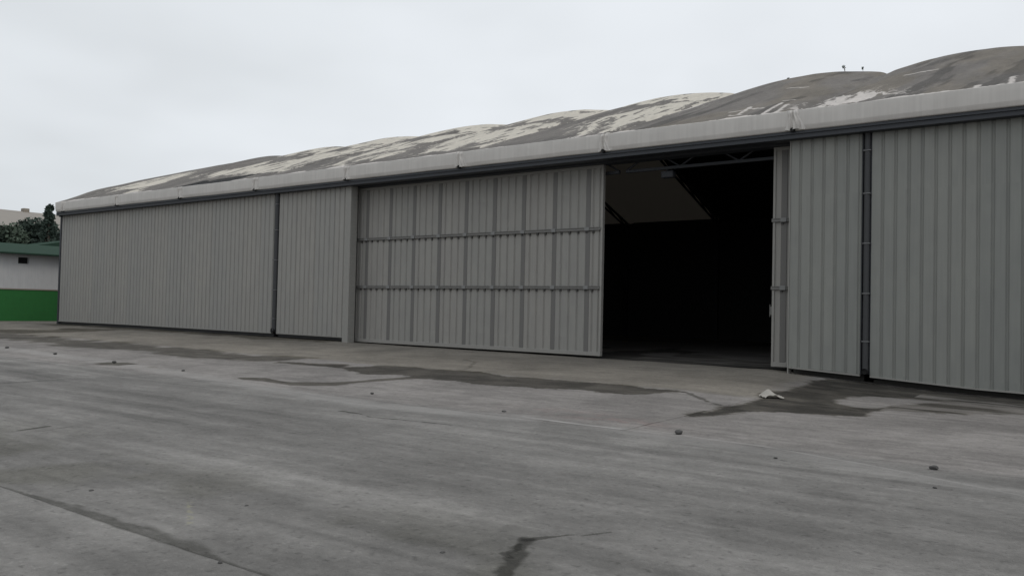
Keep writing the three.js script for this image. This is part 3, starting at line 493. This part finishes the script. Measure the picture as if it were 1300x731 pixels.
// trees
const leafMats = [[0.058, 0.082, 0.062], [0.07, 0.096, 0.068], [0.048, 0.07, 0.055]].map(([r, g, b]) => new THREE.MeshStandardMaterial({ color: lin(r, g, b), roughness: 0.9, side: THREE.DoubleSide }));  // greens lightened and greyed, distance haze put into the leaf colour
const barkMat = new THREE.MeshStandardMaterial({ color: lin(0.08, 0.065, 0.05), roughness: 0.95 });
function tree(label, x, z, H, R, seed, conifer) {
  const t = thing(conifer ? 'conifer_tree' : 'broadleaf_tree', label, 'tree', [x, 0.1, z], 'trees behind the outbuildings'), r = rng(seed);
  const br = [bar([0, 0, 0], [0.1, H * 0.55, 0], 0.16, 8), bar([0.1, H * 0.5, 0], [0.0, H * 0.93, 0.05], 0.08, 6)], clumps = [];
  const n = conifer ? 64 : 40;
  for (let i = 0; i < n; i++) {
    const a = r() * 6.28, hy = conifer ? 0.15 + 0.83 * (i / n) : lerp(0.35, 0.93, Math.pow(r(), 0.8)), rad = conifer ? R * (1.0 - hy) * (0.3 + 0.7 * r()) : R * Math.sqrt(Math.max(0.05, 1 - Math.pow((hy - 0.6) / 0.42, 2))) * Math.sqrt(r());
    const p = [Math.cos(a) * rad, hy * H, Math.sin(a) * rad]; clumps.push(p); if (i % 3 === 0) br.push(bar([0.05, (hy - 0.12) * H, 0], p, 0.03, 5));
  }
  mesh('trunk', merge(br), barkMat, t);
  const P = [], N = [];
  for (const c of clumps) { const cs = (conifer ? 0.2 + 0.42 * Math.max(0, 1 - c[1] / H) : 0.75) * (0.6 + 0.7 * r()), m = conifer ? 90 : 170;
    for (let i = 0; i < m; i++) {
      const th = r() * 6.28, cz = r() * 2 - 1, rr = cs * Math.pow(r(), 0.45), s = Math.sqrt(1 - cz * cz), q = new THREE.Vector3(c[0] + rr * s * Math.cos(th), c[1] + rr * cz * 0.75, c[2] + rr * s * Math.sin(th));
      const l = 0.10 + 0.10 * r(), e1 = new THREE.Vector3(r() - 0.5, r() - 0.5, r() - 0.5).normalize().multiplyScalar(l), e2 = new THREE.Vector3(r() - 0.5, r() - 0.5, r() - 0.5).normalize().multiplyScalar(l * 0.6);
      const a = q.clone().add(e1), b = q.clone().add(e2), d = q.clone().sub(e1), e = q.clone().sub(e2);
      for (const w of [a, b, d, a, d, e]) P.push(w.x, w.y, w.z);
    } }
  const g = new THREE.BufferGeometry(); g.setAttribute('position', new THREE.Float32BufferAttribute(P, 3)); g.computeVertexNormals(); mesh('crown', g, leafMats[seed % 3], t); return t;
}
tree('dark bushy tree at the left edge above the green roof', -63, -5.2, 6.6, 2.0, 21);
tree('bushy tree left of the middle of the row above the green roof', -62, -6.6, 6.7, 1.9, 22);
tree('tallest bushy tree, just left of the pointed conifer', -63, -8.4, 7.2, 1.9, 23);
tree('bushy tree low behind the pointed conifer beside the hangar corner', -66, -9.6, 7.0, 2.0, 24);
tree('pointed dark conifer tree beside the hangar corner', -60, -7.8, 8.05, 1.5, 26, true);
tree('bushy tree partly cut by the left edge of the picture', -65, -3.2, 6.6, 2.2, 28);
// far building
{
  const b = thing('far_hangar', 'distant pale brown pitched roof with a small ridge vent behind the trees', 'building', [-118, 0, -30]);
  const tanRoof = new THREE.MeshStandardMaterial({ color: lin(0.29, 0.265, 0.24), map: sheetTex, roughness: 0.9 });
  wpart('wall', box(-136, -104, -0.1, 8.6, -44, 0), whiteWall, b);
  const s = new THREE.Shape(); s.moveTo(-102.5, 8.5); s.lineTo(-102.5, 8.7); s.lineTo(-119, 13.2); s.lineTo(-137, 8.7); s.lineTo(-137, 8.5); s.closePath();
  const g = new THREE.ExtrudeGeometry(s, { depth: 45, bevelEnabled: false }); g.translate(0, 0, -44.5); { const u = g.attributes.uv; for (let i = 0; i < u.count; i++) u.setXY(i, u.getX(i) / 9, u.getY(i) / 9); }
  const rf = wpart('roof', g, tanRoof, b);
  mesh('ridge_vent', cbox(-119.5, -118.6, 13.0, 13.62, -31.3, -30.55, 0.05), ochre, rf);
}

// ---------- small things ----------
function stone(name, label, x, z, w, h, seed, col = [0.07, 0.068, 0.065], group = 'loose stones on the pavement') {
  const r = rng(seed), g = new THREE.IcosahedronGeometry(1, 2), q = g.attributes.position, dirs = []; for (let i = 0; i < 7; i++) dirs.push([new THREE.Vector3(r() - 0.5, r() - 0.5, r() - 0.5).normalize(), 0.72 + 0.2 * r()]);
  for (let i = 0; i < q.count; i++) { const v = new THREE.Vector3().fromBufferAttribute(q, i); for (const [n, d] of dirs) { const t = v.dot(n); if (t > d) v.addScaledVector(n, d - t); } q.setXYZ(i, v.x * w / 2, (v.y * 0.5 + 0.42) * h, v.z * w * 0.4); }
  g.computeVertexNormals();
  const m = mesh(numbered(name), g, new THREE.MeshStandardMaterial({ color: lin(...col), roughness: 0.95 }), scene); m.position.set(x, height(x, z) + 0.0, z); m.rotation.y = r() * 6; return tag(m, label, 'stone', group);
}
stone('stone', 'dark fist-sized stone on the dust line below the slab corner', -4.58, 9.1, 0.11, 0.07, 1);
stone('stone', 'dark flat stone on the right side of the road edge', -1.58, 9.45, 0.10, 0.055, 2);
stone('stone', 'small dark stone below the thin long damp streak', -10.62, 8.66, 0.08, 0.035, 3);
stone('stone', 'small dark stone beside the faded red patch of slab', -7.51, 8.93, 0.09, 0.03, 4);
stone('stone', 'dark stone nearest the green wall on the pale slab', -27.02, 7.95, 0.12, 0.06, 5);
stone('stone', 'dark stone left of the oval damp spot', -23.54, 8.14, 0.13, 0.06, 6);
stone('stone', 'stone lying in the oval damp spot', -19.9, 8.4, 0.12, 0.06, 7);
stone('stone', 'small stone between the oval damp spot and the long streak', -16.78, 8.48, 0.09, 0.04, 8);
stone('stone', 'flat dark pebble left of the forked crack', -3.47, 14.9, 0.04, 0.012, 9);
stone('stone', 'pebble on the long dark joint at lower left', -4.32, 15.93, 0.03, 0.02, 10);
stone('stone', 'pebble above the long dark joint near the left edge', -6.72, 15.5, 0.045, 0.02, 11);
stone('stone', 'pebble on the road right of the worn yellow dash', -5.39, 14.98, 0.035, 0.016, 12);
stone('stone', 'tiny pebble just below the pale dust line at right', -3.04, 9.96, 0.045, 0.02, 13);
stone('stone', 'tiny pebble below the flat stone at right', -1.4, 10.47, 0.04, 0.02, 14);
// crumpled sheet of packaging on the damp patch
{
  const r = rng(77), nx = 12, nz = 9, P = [];
  const f = (u, v) => { const x = (u - 0.5) * 0.40, z = (v - 0.5) * 0.30, rid = 1 - Math.abs(u - 0.45) * 2.0, y = 0.012 + 0.145 * Math.pow(Math.max(0, rid), 1.15) * (0.35 + 0.65 * (1 - v)) + 0.035 * (vn(u * 7 + 3, v * 7) - 0.3); return [x * (1 - 0.25 * Math.abs(v - 0.5)), Math.max(0.006, y), z * (0.8 + 0.3 * vn(u * 5, 2)), u, v]; };
  const a = grid(nx, nz, f), b = grid(nx, nz, (u, v) => { const q = f(u, 1 - v); q[1] -= 0.005; return q; });
  const g = merge([a, b]); const m = mesh('crumpled_paper', g, new THREE.MeshStandardMaterial({ color: lin(0.36, 0.34, 0.305), roughness: 0.85 }), scene); m.position.set(-5.08, height(-5.08, 4.22) + 0.002, 4.22); m.rotation.y = 0.7; tag(m, 'crumpled pale sheet of packaging lying on the dark damp patch', 'litter');
}
// weeds on the roof
function weed(name, label, x, d, H, seed, n) {
  const r = rng(seed), st = [], lv = [], t = thing(name, label, 'weed', [x, roofY(x, d) - 0.02, -d], 'weeds on the roof ridge');
  for (let i = 0; i < n; i++) {
    const a = r() * 6.28, s = 0.10 + 0.25 * r(), tip = [Math.cos(a) * s * H, H * (0.6 + 0.4 * r()), Math.sin(a) * s * H], midp = [tip[0] * 0.35, tip[1] * 0.55, tip[2] * 0.35];
    st.push(bar([0, 0, 0], midp, 0.005, 5), bar(midp, tip, 0.004, 5));
    for (let j = 0; j < 9; j++) { const q = new THREE.Vector3(...midp).lerp(new THREE.Vector3(...tip), 0.2 + 0.8 * r()); const g = new THREE.SphereGeometry(0.012 + 0.012 * r(), 6, 4); g.scale(1, 0.45, 0.7); g.rotateZ(r() * 2); g.rotateY(r() * 6); g.translate(q.x + (r() - 0.5) * 0.06, q.y, q.z + (r() - 0.5) * 0.06); lv.push(g); }
  }
  mesh('stem', merge(st), barkMat, t); mesh('leaves', merge(lv), leafMats[0], t);
}
weed('weed', 'leafy little weed standing on the roof ridge', -7.55, 9.6, 0.34, 5, 4);
weed('weed', 'thin bare weed right of the leafy one on the ridge', -6.98, 9.6, 0.2, 6, 2);
weed('weed', 'tiny tuft of weed at the left on the roof ridge', -9.45, 9.6, 0.09, 8, 3);

renderer.render(scene, camera);
